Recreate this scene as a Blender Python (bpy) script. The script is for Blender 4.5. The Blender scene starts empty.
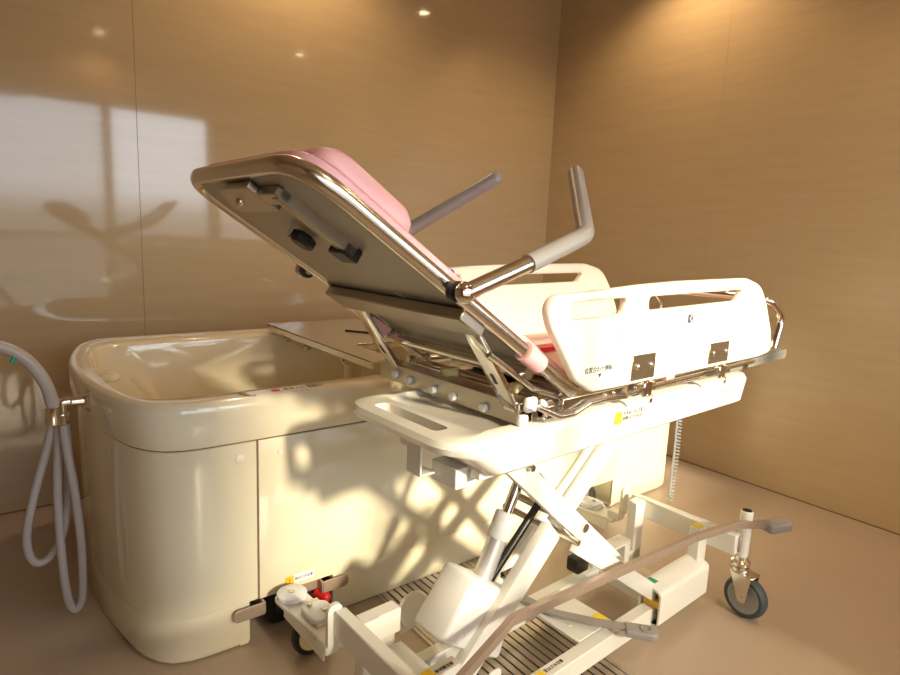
import bpy, bmesh, math, random
from mathutils import Vector, Matrix
R = math.radians
PI = math.pi
S = bpy.context.scene
COL = S.collection

# ------------------------------------------------------------ materials
def mat(name, col, rough=.4, metal=0, coat=0, emit=None, es=0, spec=.5, noise=0, nscale=8, nstretch=(1,1,1), bump=0, trans=0, sss=0):
    m = bpy.data.materials.new(name); m.use_nodes = True
    nt = m.node_tree; b = nt.nodes['Principled BSDF']
    b.inputs['Base Color'].default_value = (*col, 1)
    b.inputs['Roughness'].default_value = rough
    b.inputs['Metallic'].default_value = metal
    b.inputs['Coat Weight'].default_value = coat
    b.inputs['Coat Roughness'].default_value = .04
    b.inputs['Specular IOR Level'].default_value = spec
    b.inputs['Transmission Weight'].default_value = trans
    if sss:
        b.inputs['Subsurface Weight'].default_value = sss
        b.inputs['Subsurface Radius'].default_value = (.01, .008, .005)
    if emit:
        b.inputs['Emission Color'].default_value = (*emit, 1)
        b.inputs['Emission Strength'].default_value = es
    if noise or bump:
        tc = nt.nodes.new('ShaderNodeTexCoord'); mp = nt.nodes.new('ShaderNodeMapping')
        mp.inputs['Scale'].default_value = nstretch
        nz = nt.nodes.new('ShaderNodeTexNoise'); nz.inputs['Scale'].default_value = nscale
        nz.inputs['Detail'].default_value = 6; nz.inputs['Roughness'].default_value = .6
        nt.links.new(tc.outputs['Object'], mp.inputs['Vector']); nt.links.new(mp.outputs['Vector'], nz.inputs['Vector'])
        if noise:
            mx = nt.nodes.new('ShaderNodeMix'); mx.data_type = 'RGBA'
            mx.inputs[6].default_value = tuple(c*(1-noise) for c in col) + (1,)
            mx.inputs[7].default_value = tuple(min(1, c*(1+noise)) for c in col) + (1,)
            nt.links.new(nz.outputs['Fac'], mx.inputs[0]); nt.links.new(mx.outputs[2], b.inputs['Base Color'])
        if bump:
            bp = nt.nodes.new('ShaderNodeBump'); bp.inputs['Strength'].default_value = bump; bp.inputs['Distance'].default_value = .002
            nt.links.new(nz.outputs['Fac'], bp.inputs['Height']); nt.links.new(bp.outputs['Normal'], b.inputs['Normal'])
    return m

M = {}
M['wall'] = mat('glossy_beige_panel', (.51, .38, .22), .08, coat=.5, noise=.09, nscale=2.2, nstretch=(1.2, 1.2, 14))
M['wall2'] = mat('satin_beige_panel', (.51, .38, .22), .22, coat=.0, noise=.10, nscale=2.2, nstretch=(1.2, 1.2, 14))
M['plaster'] = mat('plain_wall', (.42, .29, .15), .5)
M['ceiling'] = mat('ceiling_white', (.55, .42, .27), .7)
M['floor'] = mat('vinyl_floor', (.47, .37, .275), .33, noise=.05, nscale=5, bump=.05)
M['joint'] = mat('joint_shadow_gap', (.20, .13, .07), .6)
M['joint2'] = mat('joint_filler', (.43, .30, .155), .3)
M['cream'] = mat('cream_frp', (.81, .74, .55), .11, coat=.6)
M['creamin'] = mat('cream_basin', (.66, .53, .34), .22, coat=.4)
M['tray'] = mat('cream_abs', (.85, .80, .67), .3, sss=0)
M['board'] = mat('ivory_board', (.84, .79, .64), .35)
M['white'] = mat('white_enamel', (.80, .78, .70), .3)
M['whitepl'] = mat('white_plastic', (.82, .81, .78), .35)
M['steel'] = mat('brushed_stainless', (.72, .67, .58), .22, metal=1)
M['chrome'] = mat('chrome', (.80, .77, .72), .09, metal=1)
M['steeldk'] = mat('dull_stainless', (.50, .45, .37), .34, metal=1)
M['champ'] = mat('painted_taupe_bar', (.42, .32, .25), .32, metal=.35)
M['panel'] = mat('grey_underside', (.40, .365, .30), .42, metal=.25)
M['pink'] = mat('pink_vinyl', (.80, .43, .43), .38)
M['pinkd'] = mat('pink_vinyl_seat', (.78, .47, .44), .4)
M['grip'] = mat('grey_grip', (.27, .25, .23), .38)
M['greypl'] = mat('warm_grey_plastic', (.33, .30, .28), .42)
M['padgrey'] = mat('dark_grey_pad', (.20, .185, .15), .5)
M['rubber'] = mat('teal_grey_rubber', (.055, .075, .08), .6)
M['hub'] = mat('wheel_hub_grey', (.34, .34, .31), .5)
M['black'] = mat('black_plastic', (.015, .014, .013), .4)
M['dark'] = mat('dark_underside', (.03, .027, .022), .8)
M['red'] = mat('red_plastic', (.70, .02, .02), .4)
M['redst'] = mat('red_webbing', (.75, .02, .06), .5)
M['yel'] = mat('yellow_sticker', (.90, .66, .02), .5)
M['yel2'] = mat('orange_yellow_sticker', (.85, .50, .03), .5)
M['yblock'] = mat('pale_yellow_nylon', (.80, .68, .33), .5)
M['ink'] = mat('printed_ink', (.06, .06, .07), .6)
M['inkg'] = mat('pale_grey_print', (.50, .48, .42), .6)
M['stick'] = mat('sticker_white', (.80, .82, .84), .5)
M['green'] = mat('green_mark', (.02, .33, .16), .5)
M['blue'] = mat('blue_sticker', (.05, .03, .45), .5)
M['hose'] = mat('translucent_white_hose', (.44, .40, .37), .3, sss=.2)
M['hosey'] = mat('yellowed_hose', (.55, .43, .27), .35, sss=.2)
M['coil'] = mat('coil_cord_white', (.66, .68, .64), .35)
M['alu'] = mat('satin_aluminium', (.74, .73, .71), .36, metal=.65)
M['hingepl'] = mat('bronze_tinted_steel', (.40, .33, .23), .25, metal=.9)
M['grate'] = mat('grate_stainless', (.58, .50, .42), .38, metal=.8)
M['lamp'] = mat('lit_diffuser', (1, .85, .6), .5, emit=(1, .80, .50), es=30)
M['frame'] = mat('window_aluminium', (.55, .52, .48), .4, metal=.4)

def pane_mat(name, tcol, milky):
    m = bpy.data.materials.new(name); m.use_nodes = True
    nt = m.node_tree; nt.nodes.clear()
    out = nt.nodes.new('ShaderNodeOutputMaterial')
    t = nt.nodes.new('ShaderNodeBsdfTransparent'); t.inputs[0].default_value = (*tcol, 1)
    d = nt.nodes.new('ShaderNodeBsdfTranslucent'); d.inputs[0].default_value = (.9, .9, .9, 1)
    mx = nt.nodes.new('ShaderNodeMixShader'); mx.inputs[0].default_value = milky
    nt.links.new(t.outputs[0], mx.inputs[1]); nt.links.new(d.outputs[0], mx.inputs[2]); nt.links.new(mx.outputs[0], out.inputs[0])
    return m
M['glass'] = pane_mat('clear_glass', (.96, .97, .96), .0)
M['film'] = pane_mat('tinted_film_glass', (.72, .72, .72), .05)
M['film2'] = pane_mat('frosted_lower_glass', (.30, .30, .30), .12)

# ------------------------------------------------------------ mesh tools
def fin(bm, name, m, parent=None, smooth=38, loc=(0, 0, 0), label=None):
    bmesh.ops.recalc_face_normals(bm, faces=bm.faces[:])
    me = bpy.data.meshes.new(name); bm.to_mesh(me); bm.free()
    me.materials.append(M[m])
    if smooth:
        me.shade_smooth(); me.set_sharp_from_angle(angle=R(smooth))
    o = bpy.data.objects.new(name, me); COL.objects.link(o)
    if parent is not None:
        o.parent = parent
        off = parent.get('_off')
        if off: o.location = (-off[0], -off[1], -off[2])
    else:
        o.location = loc
    if label: o['label'] = label
    return o
def NB(): return bmesh.new()
def box(bm, x0, x1, y0, y1, z0, z1, bev=0, seg=2, mtx=None):
    b = bmesh.new(); bmesh.ops.create_cube(b, size=1)
    for v in b.verts:
        v.co = Vector((x0+(v.co.x+.5)*(x1-x0), y0+(v.co.y+.5)*(y1-y0), z0+(v.co.z+.5)*(z1-z0)))
    if bev: bmesh.ops.bevel(b, geom=b.edges[:], offset=bev, segments=seg, profile=.5, affect='EDGES')
    if mtx is not None: b.transform(mtx)
    me = bpy.data.meshes.new('t'); b.to_mesh(me); b.free(); bm.from_mesh(me); bpy.data.meshes.remove(me)
def fillet(pts, r, n=6, closed=False):
    pts = [Vector(p) for p in pts]; out = []; N = len(pts)
    for i, p in enumerate(pts):
        if not closed and i in (0, N-1): out.append(p); continue
        a = pts[i-1]; b = pts[(i+1) % N]
        rr = r[i] if isinstance(r, (list, tuple)) else r
        da, db = (a-p), (b-p)
        ang = da.angle(db, PI)
        if rr <= 0 or ang > PI-.02: out.append(p); continue
        d = rr/math.tan(ang/2); d = min(d, da.length*.49, db.length*.49)
        p0 = p+da.normalized()*d; p1 = p+db.normalized()*d
        for k in range(n+1):
            t = k/n
            out.append(p0*(1-t)**2+p*2*t*(1-t)+p1*t*t)
    return out
def tube(bm, pts, r, seg=12, closed=False, cap=True, flat=None, ref=None):
    """sweep a circle (or ellipse flat=(a,b)) along pts"""
    pts = [Vector(p) for p in pts]; N = len(pts)
    def tan(i):
        if closed: return (pts[(i+1) % N]-pts[i-1]).normalized()
        return (pts[min(i+1, N-1)]-pts[max(i-1, 0)]).normalized()
    t0 = tan(0); ref = Vector(ref) if ref else (Vector((0, 0, 1)) if abs(t0.z) < .9 else Vector((1, 0, 0)))
    nrm = (ref-t0*ref.dot(t0)).normalized(); rings = []
    for i in range(N):
        t = tan(i); nrm = (nrm-t*nrm.dot(t)).normalized(); bi = t.cross(nrm)
        rr = r[i] if isinstance(r, (list, tuple)) else r
        a, b = flat if flat else (rr, rr)
        if flat and len(flat) == 2 and flat[0] < 0:   # rectangular section
            a, b = -flat[0], flat[1]
            prof = [(a, b), (-a, b), (-a, -b), (a, -b)]
            rings.append([bm.verts.new(pts[i]+nrm*x+bi*y) for x, y in prof])
        else:
            rings.append([bm.verts.new(pts[i]+nrm*math.cos(2*PI*k/seg)*a+bi*math.sin(2*PI*k/seg)*b) for k in range(seg)])
    K = len(rings[0])
    for i in range(N if closed else N-1):
        A, B = rings[i], rings[(i+1) % N]
        for k in range(K): bm.faces.new((A[k], A[(k+1) % K], B[(k+1) % K], B[k]))
    if cap and not closed:
        bm.faces.new(rings[0][::-1]); bm.faces.new(rings[-1])
def cyl(bm, a, b, r, r2=None, seg=24):
    a, b = Vector(a), Vector(b)
    tube(bm, [a, b], [r, r if r2 is None else r2], seg=seg)
def ball(bm, c, r, sc=(1, 1, 1), seg=16):
    m = Matrix.Translation(Vector(c)) @ Matrix.Diagonal((*sc, 1))
    bmesh.ops.create_uvsphere(bm, u_segments=seg, v_segments=seg//2+2, radius=r, matrix=m)
def lathe(bm, prof, c, axis='z', seg=32):
    """prof: (radius, height) list, closed to the axis at both ends when radius 0"""
    c = Vector(c); rings = []
    def P(r, h, a):
        x, y = r*math.cos(a), r*math.sin(a)
        return c+{'z': Vector((x, y, h)), 'y': Vector((x, h, y)), 'x': Vector((h, x, y))}[axis]
    for r, h in prof:
        rings.append([bm.verts.new(P(r, h, 0))] if r == 0 else [bm.verts.new(P(r, h, 2*PI*k/seg)) for k in range(seg)])
    for A, B in zip(rings, rings[1:]):
        for k in range(seg):
            k2 = (k+1) % seg
            if len(A) == 1 and len(B) == 1: continue
            if len(A) == 1: bm.faces.new((A[0], B[k], B[k2]))
            elif len(B) == 1: bm.faces.new((A[k], A[k2], B[0]))
            else: bm.faces.new((A[k], A[k2], B[k2], B[k]))
def loft(bm, loops, cap0=True, cap1=True):
    rings = [[bm.verts.new(Vector(p)) for p in lp] for lp in loops]; K = len(rings[0])
    for A, B in zip(rings, rings[1:]):
        for k in range(K): bm.faces.new((A[k], A[(k+1) % K], B[(k+1) % K], B[k]))
    if cap0: bm.faces.new(rings[0][::-1])
    if cap1: bm.faces.new(rings[-1])
def plate(bm, outline, holes, thick, bev, mtx):
    """flat board with holes: 2D outline extruded +-thick/2 with rounded rim, placed by mtx"""
    cu = bpy.data.curves.new('c', 'CURVE'); cu.dimensions = '2D'; cu.fill_mode = 'BOTH'
    cu.extrude = max(thick/2-bev, .0001); cu.bevel_depth = bev; cu.bevel_resolution = 3; cu.offset = -bev
    for lp in [outline]+list(holes):
        s = cu.splines.new('POLY'); s.points.add(len(lp)-1); s.use_cyclic_u = True
        for q, p in zip(s.points, lp): q.co = (p[0], p[1], 0, 1)
    o = bpy.data.objects.new('c', cu); COL.objects.link(o)
    dg = bpy.context.evaluated_depsgraph_get(); dg.update()
    me = bpy.data.meshes.new_from_object(o.evaluated_get(dg))
    me.transform(mtx); bm.from_mesh(me)
    bpy.data.objects.remove(o); bpy.data.curves.remove(cu); bpy.data.meshes.remove(me)
def text(name, s, size, mtx, m, parent, depth=.0004, shear=0, space=1.0):
    cu = bpy.data.curves.new('t', 'FONT'); cu.body = s; cu.size = size; cu.extrude = depth; cu.shear = shear
    cu.align_x = 'LEFT'; cu.space_line = space; cu.resolution_u = 3
    o = bpy.data.objects.new('t', cu); COL.objects.link(o)
    dg = bpy.context.evaluated_depsgraph_get(); dg.update()
    me = bpy.data.meshes.new_from_object(o.evaluated_get(dg)); me.transform(mtx)
    bm = bmesh.new(); bm.from_mesh(me)
    bpy.data.objects.remove(o); bpy.data.curves.remove(cu); bpy.data.meshes.remove(me)
    return fin(bm, name, m, parent, smooth=0)
# 2D (x,y) -> world with x along +X(u), y along +Z, normal toward -Y
def front(x, y, z): return Matrix(((1, 0, 0, x), (0, 0, -1, y), (0, 1, 0, z), (0, 0, 0, 1)))
def on_top(x, y, z, rot=0): return Matrix.Translation((x, y, z)) @ Matrix.Rotation(rot, 4, 'Z')
def flatbar(bm, a, b, w, t, bev=.003, v=None):
    """bar between a and b (same v), w wide in the u-z plane, t thick in v"""
    a, b = Vector(a), Vector(b); d = b-a; L = d.length; ang = math.atan2(d.z, d.x)
    mt = Matrix.Translation(a) @ Matrix.Rotation(-ang, 4, 'Y')
    box(bm, 0, L, -t/2, t/2, -w/2, w/2, bev, 2, mt)

def thing(name, label, cat, loc, rz=0, off=None, group=None):
    o = bpy.data.objects.new(name, None); COL.objects.link(o)
    o.empty_display_size = .1
    o.location = loc; o.rotation_euler = (0, 0, rz); o['label'] = label; o['category'] = cat
    if group: o['group'] = group
    if off: o['_off'] = off
    return o
def struct(o): o['kind'] = 'structure'; return o

# ------------------------------------------------------------ room
X0, X1, Y0, Y1, ZC = -1.7, 3.11, -.75, 2.935, 2.85
b = NB(); box(b, X0-.1, X1+.1, Y0-.1, Y1+.1, -.1, 0)
struct(fin(b, 'floor', 'floor', smooth=0))
b = NB(); box(b, X0-.1, X1+.1, Y0-.1, Y1+.1, ZC, ZC+.1)
struct(fin(b, 'ceiling', 'ceiling', smooth=0))
b = NB()
for xa, xb in ((X0, .568), (.570, X1)): box(b, xa, xb, Y1, Y1+.1, 0, ZC)
struct(fin(b, 'wall_left', 'wall', smooth=0))
b = NB()
for ya, yb in ((1.754, Y1+.1), (Y0-.1, 1.752)): box(b, X1, X1+.1, ya, yb, 0, ZC)
struct(fin(b, 'wall_right', 'wall2', smooth=0))
b = NB(); box(b, X0-.1, X0, Y0-.1, Y1+.1, 0, ZC)
struct(fin(b, 'wall_far_left', 'plaster', smooth=0))
b = NB(); box(b, .565, .573, Y1+.001, Y1+.003, 0, ZC); struct(fin(b, 'trim_1', 'joint', smooth=0))
b = NB(); box(b, X1+.0005, X1+.002, 1.749, 1.757, 0, ZC); struct(fin(b, 'trim_2', 'joint2', smooth=0))
b = NB(); box(b, X0, X1, Y1-.003, Y1, 0, .006); struct(fin(b, 'baseboard_left', 'joint', smooth=0))
b = NB(); box(b, X1-.003, X1, Y0, Y1, 0, .006); struct(fin(b, 'baseboard_right', 'joint', smooth=0))
# wall with the windows (behind the photographer)
WZ0, WZ1 = .40, 2.31
W1 = (-.55, 1.97); W2 = (2.03, 3.02); W2B, W2T = 1.02, 1.86
b = NB()
box(b, X0, X1, Y0-.1, Y0, 0, WZ0); box(b, X0, X1, Y0-.1, Y0, WZ1, ZC)
box(b, X0, W1[0], Y0-.1, Y0, WZ0, WZ1); box(b, W1[1], W2[0], Y0-.1, Y0, WZ0, WZ1); box(b, W2[1], X1, Y0-.1, Y0, WZ0, WZ1)
box(b, W2[0], W2[1], Y0-.1, Y0, W2T, WZ1); box(b, W2[0], W2[1], Y0-.1, Y0, WZ0, W2B)
struct(fin(b, 'wall_window_side', 'plaster', smooth=0))
def window(n, x0, x1, z0, z1, mull, rails, panes):
    b = NB(); w = .035; y0, y1 = Y0-.08, Y0-.04
    box(b, x0, x0+w, y0, y1, z0, z1); box(b, x1-w, x1, y0, y1, z0, z1); box(b, x0, x1, y0, y1, z0, z0+w); box(b, x0, x1, y0, y1, z1-w, z1)
    for m_ in mull: box(b, m_-.04, m_+.04, y0, y1, z0, z1)
    for t_ in rails: box(b, x0, x1, y0, y1, t_-.018, t_+.018)
    f = struct(fin(b, 'window_%d' % n, 'frame', smooth=0))
    xs = [x0]+mull+[x1]; zs = [z0]+rails+[z1]
    for k, row in enumerate(panes):
        for i, pm in enumerate(row):
            b = NB(); vs = [b.verts.new(p) for p in ((xs[i], Y0-.06, zs[k]), (xs[i+1], Y0-.06, zs[k]), (xs[i+1], Y0-.06, zs[k+1]), (xs[i], Y0-.06, zs[k+1]))]; b.faces.new(vs)
            fin(b, 'window_pane', pm, f, smooth=0)
window(1, W1[0], W1[1], WZ0, WZ1, [1.03], [1.09], [['film2', 'film2'], ['film', 'glass']])
window(2, W2[0], W2[1], W2B, W2T, [], [], [['glass']])

# ceiling lights
LP = [(2.74, 1.90, 'round recessed ceiling light mirrored brightest at the top of the glossy wall'),
      (2.52, .19, 'round recessed ceiling light mirrored above the raised backrest'),
      (.97, -.51, 'round recessed ceiling light mirrored above the bright window reflection'),
      (1.23, 2.63, 'round recessed ceiling light mirrored high on the right-hand wall')]
lt0 = None
for x, y, lab in LP:
    if lt0 is None:
        t = thing('ceiling_light', lab, 'ceiling light', (x, y, ZC), group='recessed ceiling lights')
        b = NB(); lathe(b, [(.036, -.002), (.038, -.008), (.05, -.008), (.055, -.003), (.055, 0)], (0, 0, 0)); fin(b, 'light_trim', 'whitepl', t)
        b = NB(); lathe(b, [(0, -.003), (.036, -.003), (.036, 0), (0, 0)], (0, 0, 0)); fin(b, 'lamp_diffuser', 'lamp', t)
        lt0 = t
    else:
        t = lt0.copy(); COL.objects.link(t); t.location = (x, y, ZC); t['label'] = lab
        for ch in lt0.children:
            c = ch.copy(); COL.objects.link(c); c.parent = t
    ld = bpy.data.lights.new('downlight', 'SPOT'); ld.energy = 32; ld.color = (1, .70, .40); ld.spot_size = R(140); ld.spot_blend = .6; ld.shadow_soft_size = .035
    lo = bpy.data.objects.new('downlight', ld); COL.objects.link(lo); lo.location = (x, y, ZC-.02)

# floor drain
t = thing('floor_drain_grate', 'slotted metal drain grate set in the floor under the cart and tub', 'drain grate', (1.15, 1.25, 0))
t['_off'] = (1.15, 1.25, 0)
b = NB(); gx0, gx1, gy0, gy1 = .985, 1.385, .70, 1.80
for xa in (gx0, gx1-.012): box(b, xa, xa+.012, gy0, gy1, 0, .004)
for ya in (gy0, gy1-.012): box(b, gx0, gx1, ya, ya+.012, 0, .004)
fin(b, 'frame', 'grate', t, smooth=0)
b = NB(); n = 14; p = (gx1-gx0-.024)/n
for i in range(n): box(b, gx0+.012+i*p+.003, gx0+.012+(i+1)*p-.003, gy0+.012, gy1-.012, .0006, .0045, .0008, 1)
fin(b, 'slats', 'grate', t, smooth=0)
b = NB(); box(b, gx0+.012, gx1-.012, gy0+.012, gy1-.012, .0002, .0008); fin(b, 'gutter', 'black', t, smooth=0)

# ------------------------------------------------------------ bathtub
TUB = thing('bathtub', 'large cream assisted-bathing tub with rounded end standing along the glossy wall', 'bathtub', (1.4, 2.1, 0))
TUB['_off'] = (1.4, 2.1, 0)
def cat_rom(P, n=5):
    out = []
    for i in range(len(P)-1):
        p0, p1, p2, p3 = [Vector(P[max(0, min(len(P)-1, j))]) for j in (i-1, i, i+1, i+2)]
        for k in range(n):
            t = k/n
            out.append(.5*((2*p1)+(-p0+p2)*t+(2*p0-5*p1+4*p2-p3)*t*t+(-p0+3*p1-3*p2+p3)*t**3))
    out.append(Vector(P[-1])); return out
left = cat_rom([(.56, 1.587, 0), (.47, 1.588, 0), (.405, 1.592, 0), (.352, 1.610, 0), (.312, 1.650, 0), (.280, 1.72, 0), (.250, 1.86, 0), (.230, 2.0, 0), (.223, 2.15, 0),
                (.228, 2.30, 0), (.247, 2.44, 0), (.278, 2.58, 0), (.312, 2.645, 0), (.352, 2.685, 0), (.405, 2.70, 0), (.47, 2.705, 0), (.56, 2.705, 0)])
right = fillet([(1.6, 2.705, 0), (2.685, 2.705, 0), (2.685, 1.587, 0), (1.6, 1.587, 0)], .045, 8)
OUT = left+[Vector((1.1, 2.705, 0))]+right+[Vector((1.1, 1.587, 0))]
def offset(lp, d):
    """outward offset of a closed loop (d<0 inward), per-point normals"""
    N = len(lp); res = []
    for i in range(N):
        a, c = lp[i-1], lp[(i+1) % N]; tg = (c-a).normalized(); nn = Vector((tg.y, -tg.x, 0))
        # loop runs near side -> left end -> far side: outward normal
        res.append(lp[i]-nn*d if False else lp[i]+(-nn)*(-d))
    return res
cx = sum(p.x for p in OUT)/len(OUT)
tst = offset(OUT, .01)
if sum((p-Vector((1.4, 2.1, 0))).length for p in tst) < sum((p-Vector((1.4, 2.1, 0))).length for p in OUT):
    _o = offset
    offset = lambda lp, d: _o(lp, -d)
def at(lp, z): return [(p.x, p.y, z) for p in lp]
# inner loop of the basin opening
def inner(near, far, lft, rgt, r):
    L_ = cat_rom([(.56, near, 0), (lft+.16, near+.002, 0), (lft+.09, near+.02, 0), (lft+.045, near+.065, 0), (lft+.018, near+.16, 0), (lft+.004, near+.3, 0), (lft, 2.15, 0),
                  (lft+.004, far-.3, 0), (lft+.018, far-.15, 0), (lft+.045, far-.06, 0), (lft+.09, far-.02, 0), (lft+.16, far-.002, 0), (.56, far, 0)])
    R_ = fillet([(1.6, far, 0), (rgt, far, 0), (rgt, near, 0), (1.6, near, 0)], r, 8)
    L_ = [Vector((max(p.x, 0), p.y, 0)) for p in L_]
    return L_, R_
def resample(lp, n):
    lp = [Vector(p) for p in lp]; N = len(lp); d = [0]
    for i in range(N): d.append(d[-1]+(lp[(i+1) % N]-lp[i]).length)
    out = []; j = 0
    for k in range(n):
        s = d[-1]*k/n
        while d[j+1] < s: j += 1
        t = (s-d[j])/max(1e-9, d[j+1]-d[j]); out.append(lp[j].lerp(lp[(j+1) % N], t))
    return out
NR = 160
OUTR = resample(OUT, NR)
def inloop(near, far, lft, rgt, r):
    a, c = inner(near, far, lft, rgt, r)
    return resample(a+[Vector((1.1, far, 0))]+c+[Vector((1.1, near, 0))], NR)
# body shell
b = NB(); loft(b, [at(offset(OUTR, -.012), .137), at(offset(OUTR, -.001), .139), at(OUTR, .145), at(OUTR, .618), at(offset(OUTR, -.004), .622), at(offset(OUTR, -.012), .623)], True, False)
fin(b, 'body', 'cream', TUB)
# skirts reaching the floor
def skirt_loop(cond): return [p for p in OUTR if cond(p)]
def skirt(xa, xb, z0, z1, side_left):
    pts = [p.copy() for p in OUTR]
    i0 = [i for i, p in enumerate(pts) if (p.x < xa if side_left else p.x > xb)]
    # contiguous rotated run
    N = len(pts); st = next(i for i in i0 if (i-1) % N not in i0); run = []
    k = st
    while k % N in i0: run.append(pts[k % N]); k += 1
    xe = xa if side_left else xb
    run = [Vector((xe, run[0].y, 0))]+run+[Vector((xe, run[-1].y, 0))]
    return run
for sl, zz in ((True, .004), (False, .004)):
    b = NB()
    run = skirt(.553, 2.235, 0, .14, sl); c = Vector((.5 if sl else 2.3, 2.146, 0))
    ins = [p+(c-p).normalized()*.035 for p in run]; ins2 = [p+(c-p).normalized()*.008 for p in run]
    loft(b, [at(ins, zz), at(ins2, zz+.004), at(run, .02), at(run, .141)], False, False)
    for lp, z_ in ((ins, zz),):
        vs = [b.verts.new(q) for q in at(lp, z_)]; b.faces.new(vs)
    xe, s = (.553, -1) if sl else (2.235, 1)
    box(b, min(xe, xe+s*.03), max(xe, xe+s*.03), 1.5885, 2.70, .006, .14, .006, 2)
    fin(b, 'skirt_end', 'cream', TUB)
b = NB(); box(b, .82, 2.04, 1.590, 1.62, .003, .151, .004, 2)
fin(b, 'skirt_panel', 'cream', TUB)
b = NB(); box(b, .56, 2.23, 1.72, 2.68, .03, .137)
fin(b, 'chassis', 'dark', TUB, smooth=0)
# front access panel: thin, with dark seams round it
b = NB(); box(b, .5825, 2.24, 1.5835, 1.5885, .139, .621, .0015, 2); fin(b, 'access_panel', 'cream', TUB)
b = NB(); box(b, .5775, .5825, 1.5860, 1.589, .139, .622); fin(b, 'seam', 'joint', TUB, smooth=0)
b = NB(); loft(b, [at(offset(OUTR, -.01), .621), at(offset(OUTR, .0002), .6215), at(offset(OUTR, .0002), .6255), at(offset(OUTR, -.01), .626)], False, False); fin(b, 'rim_seam', 'joint', TUB)
b = NB(); box(b, .82, 2.04, 1.5882, 1.592, .1495, .1525); fin(b, 'skirt_seam', 'joint', TUB, smooth=0)
# rim band + basin
I0 = inloop(1.655, 2.56, .262, 2.50, .14)
def shift(lp, d, c=(1.4, 2.1)):
    return offset(lp, d)
b = NB()
I = lambda d: inloop(1.655+d, 2.56-d, .262+d, 2.50-d, .14)
loft(b, [at(offset(OUTR, -.006), .6262), at(offset(OUTR, .006), .627), at(offset(OUTR, .010), .645), at(offset(OUTR, .016), .68), at(offset(OUTR, .018), .722), at(offset(OUTR, .016), .738), at(offset(OUTR, .009), .747), at(offset(OUTR, -.001), .7505), at(offset(OUTR, -.006), .751),
         at(I(-.006), .751), at(I(.0), .748), at(I(.006), .74)], False, False)
fin(b, 'rim', 'cream', TUB)
b = NB()
loft(b, [at(I(.006), .74), at(I(.014), .71), at(I(.03), .62), at(inloop(1.73, 2.49, .50, 2.42, .12), .30), at(inloop(1.80, 2.42, .66, 2.35, .1), .24)], False, True)
fin(b, 'basin', 'cream', TUB)
# moulded head-end ledges inside the basin
b = NB()
b.free()
for yy in (1.82, 2.22):
    b = NB(); ball(b, (.318, yy, .70), .035, (.9, 1.7, .5), 20); fin(b, 'moulded_rest', 'cream', TUB)
for x, z, r in ((.532, .577, .0125), (.646, .579, .008)):
    b = NB(); yy = 1.5870 if x < .58 else 1.5835
    lathe(b, [(0, -.004), (r*.8, -.004), (r, -.0025), (r*1.12, 0), (r*1.12, .002)], (x, yy, z), 'y'); fin(b, 'screw_cap', 'tray', TUB)
# rim control sticker
b = NB(); box(b, .565, .74, 1.585, 1.632, .7512, .7518); fin(b, 'rim_label', 'stick', TUB, smooth=0, label='strip of printed operating marks on the rim')
b = NB(); lathe(b, [(0, .7524), (.013, .7524), (.013, .7518)], (.643, 1.610, 0)); fin(b, 'rim_mark', 'red', TUB, smooth=0, label='round red mark')
text('rim_text', '足を入れる前に', .018, on_top(.665, 1.605, .7520), 'ink', TUB)
b = NB(); tube(b, fillet([(.545, 1.632, .752), (.552, 1.592, .752), (.578, 1.585, .752)], .015), .0025, 6); fin(b, 'rim_groove', 'steeldk', TUB)
# warning sticker above the caster opening
b = NB(); box(b, .660, .686, 1.5825, 1.5835, .150, .180, .0002, 1); fin(b, 'warning_square', 'yel2', TUB, smooth=0)
b = NB(); box(b, .687, .752, 1.5828, 1.5835, .154, .181, .0002, 1); fin(b, 'warning_label', 'stick', TUB, smooth=0)
text('warning_mark', '!', .024, front(.670, 1.5822, .156), 'red', TUB)
text('warning_text', '指はさみ注意', .0098, front(.6895, 1.5824, .164), 'ink', TUB)
# brake pedals of the tub
for (x0, x1, y) in ((.500, .590, 1.566), (.775, .862, 1.566)):
    b = NB(); s = 1 if x0 > .6 else -1
    o = fillet([(x0, -.020), (x1, -.020), (x1, .020), (x0, .020)], [.018 if s < 0 else .002, .002 if s < 0 else .018]*2 if False else ([.018, .002, .002, .018] if s < 0 else [.002, .018, .018, .002]), 6, True) if False else None
    pts = [Vector((x0, -.019, 0)), Vector((x1, -.019, 0)), Vector((x1, .019, 0)), Vector((x0, .019, 0))]
    rr = [.018, .003, .003, .018] if s < 0 else [.003, .018, .018, .003]
    lp = fillet(pts, rr, 6, True)
    plate(b, lp, [], .006, .002, front(0, y, .118))
    xr = x1 if s < 0 else x0
    box(b, xr-.004, xr+.004, y, 1.63, .100, .135, .001, 1)
    if s > 0: box(b, xr-.05, xr, 1.60, 1.606, .098, .135, .001, 1)
    fin(b, 'brake_pedal', 'champ', TUB)
b = NB(); tube(b, [(.765, 1.60, .085), (.785, 1.575, .078)], [.018, .016]); ball(b, (.787, 1.573, .078), .016); fin(b, 'release_knob', 'red', TUB, label='red knob in the caster opening')
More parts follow.
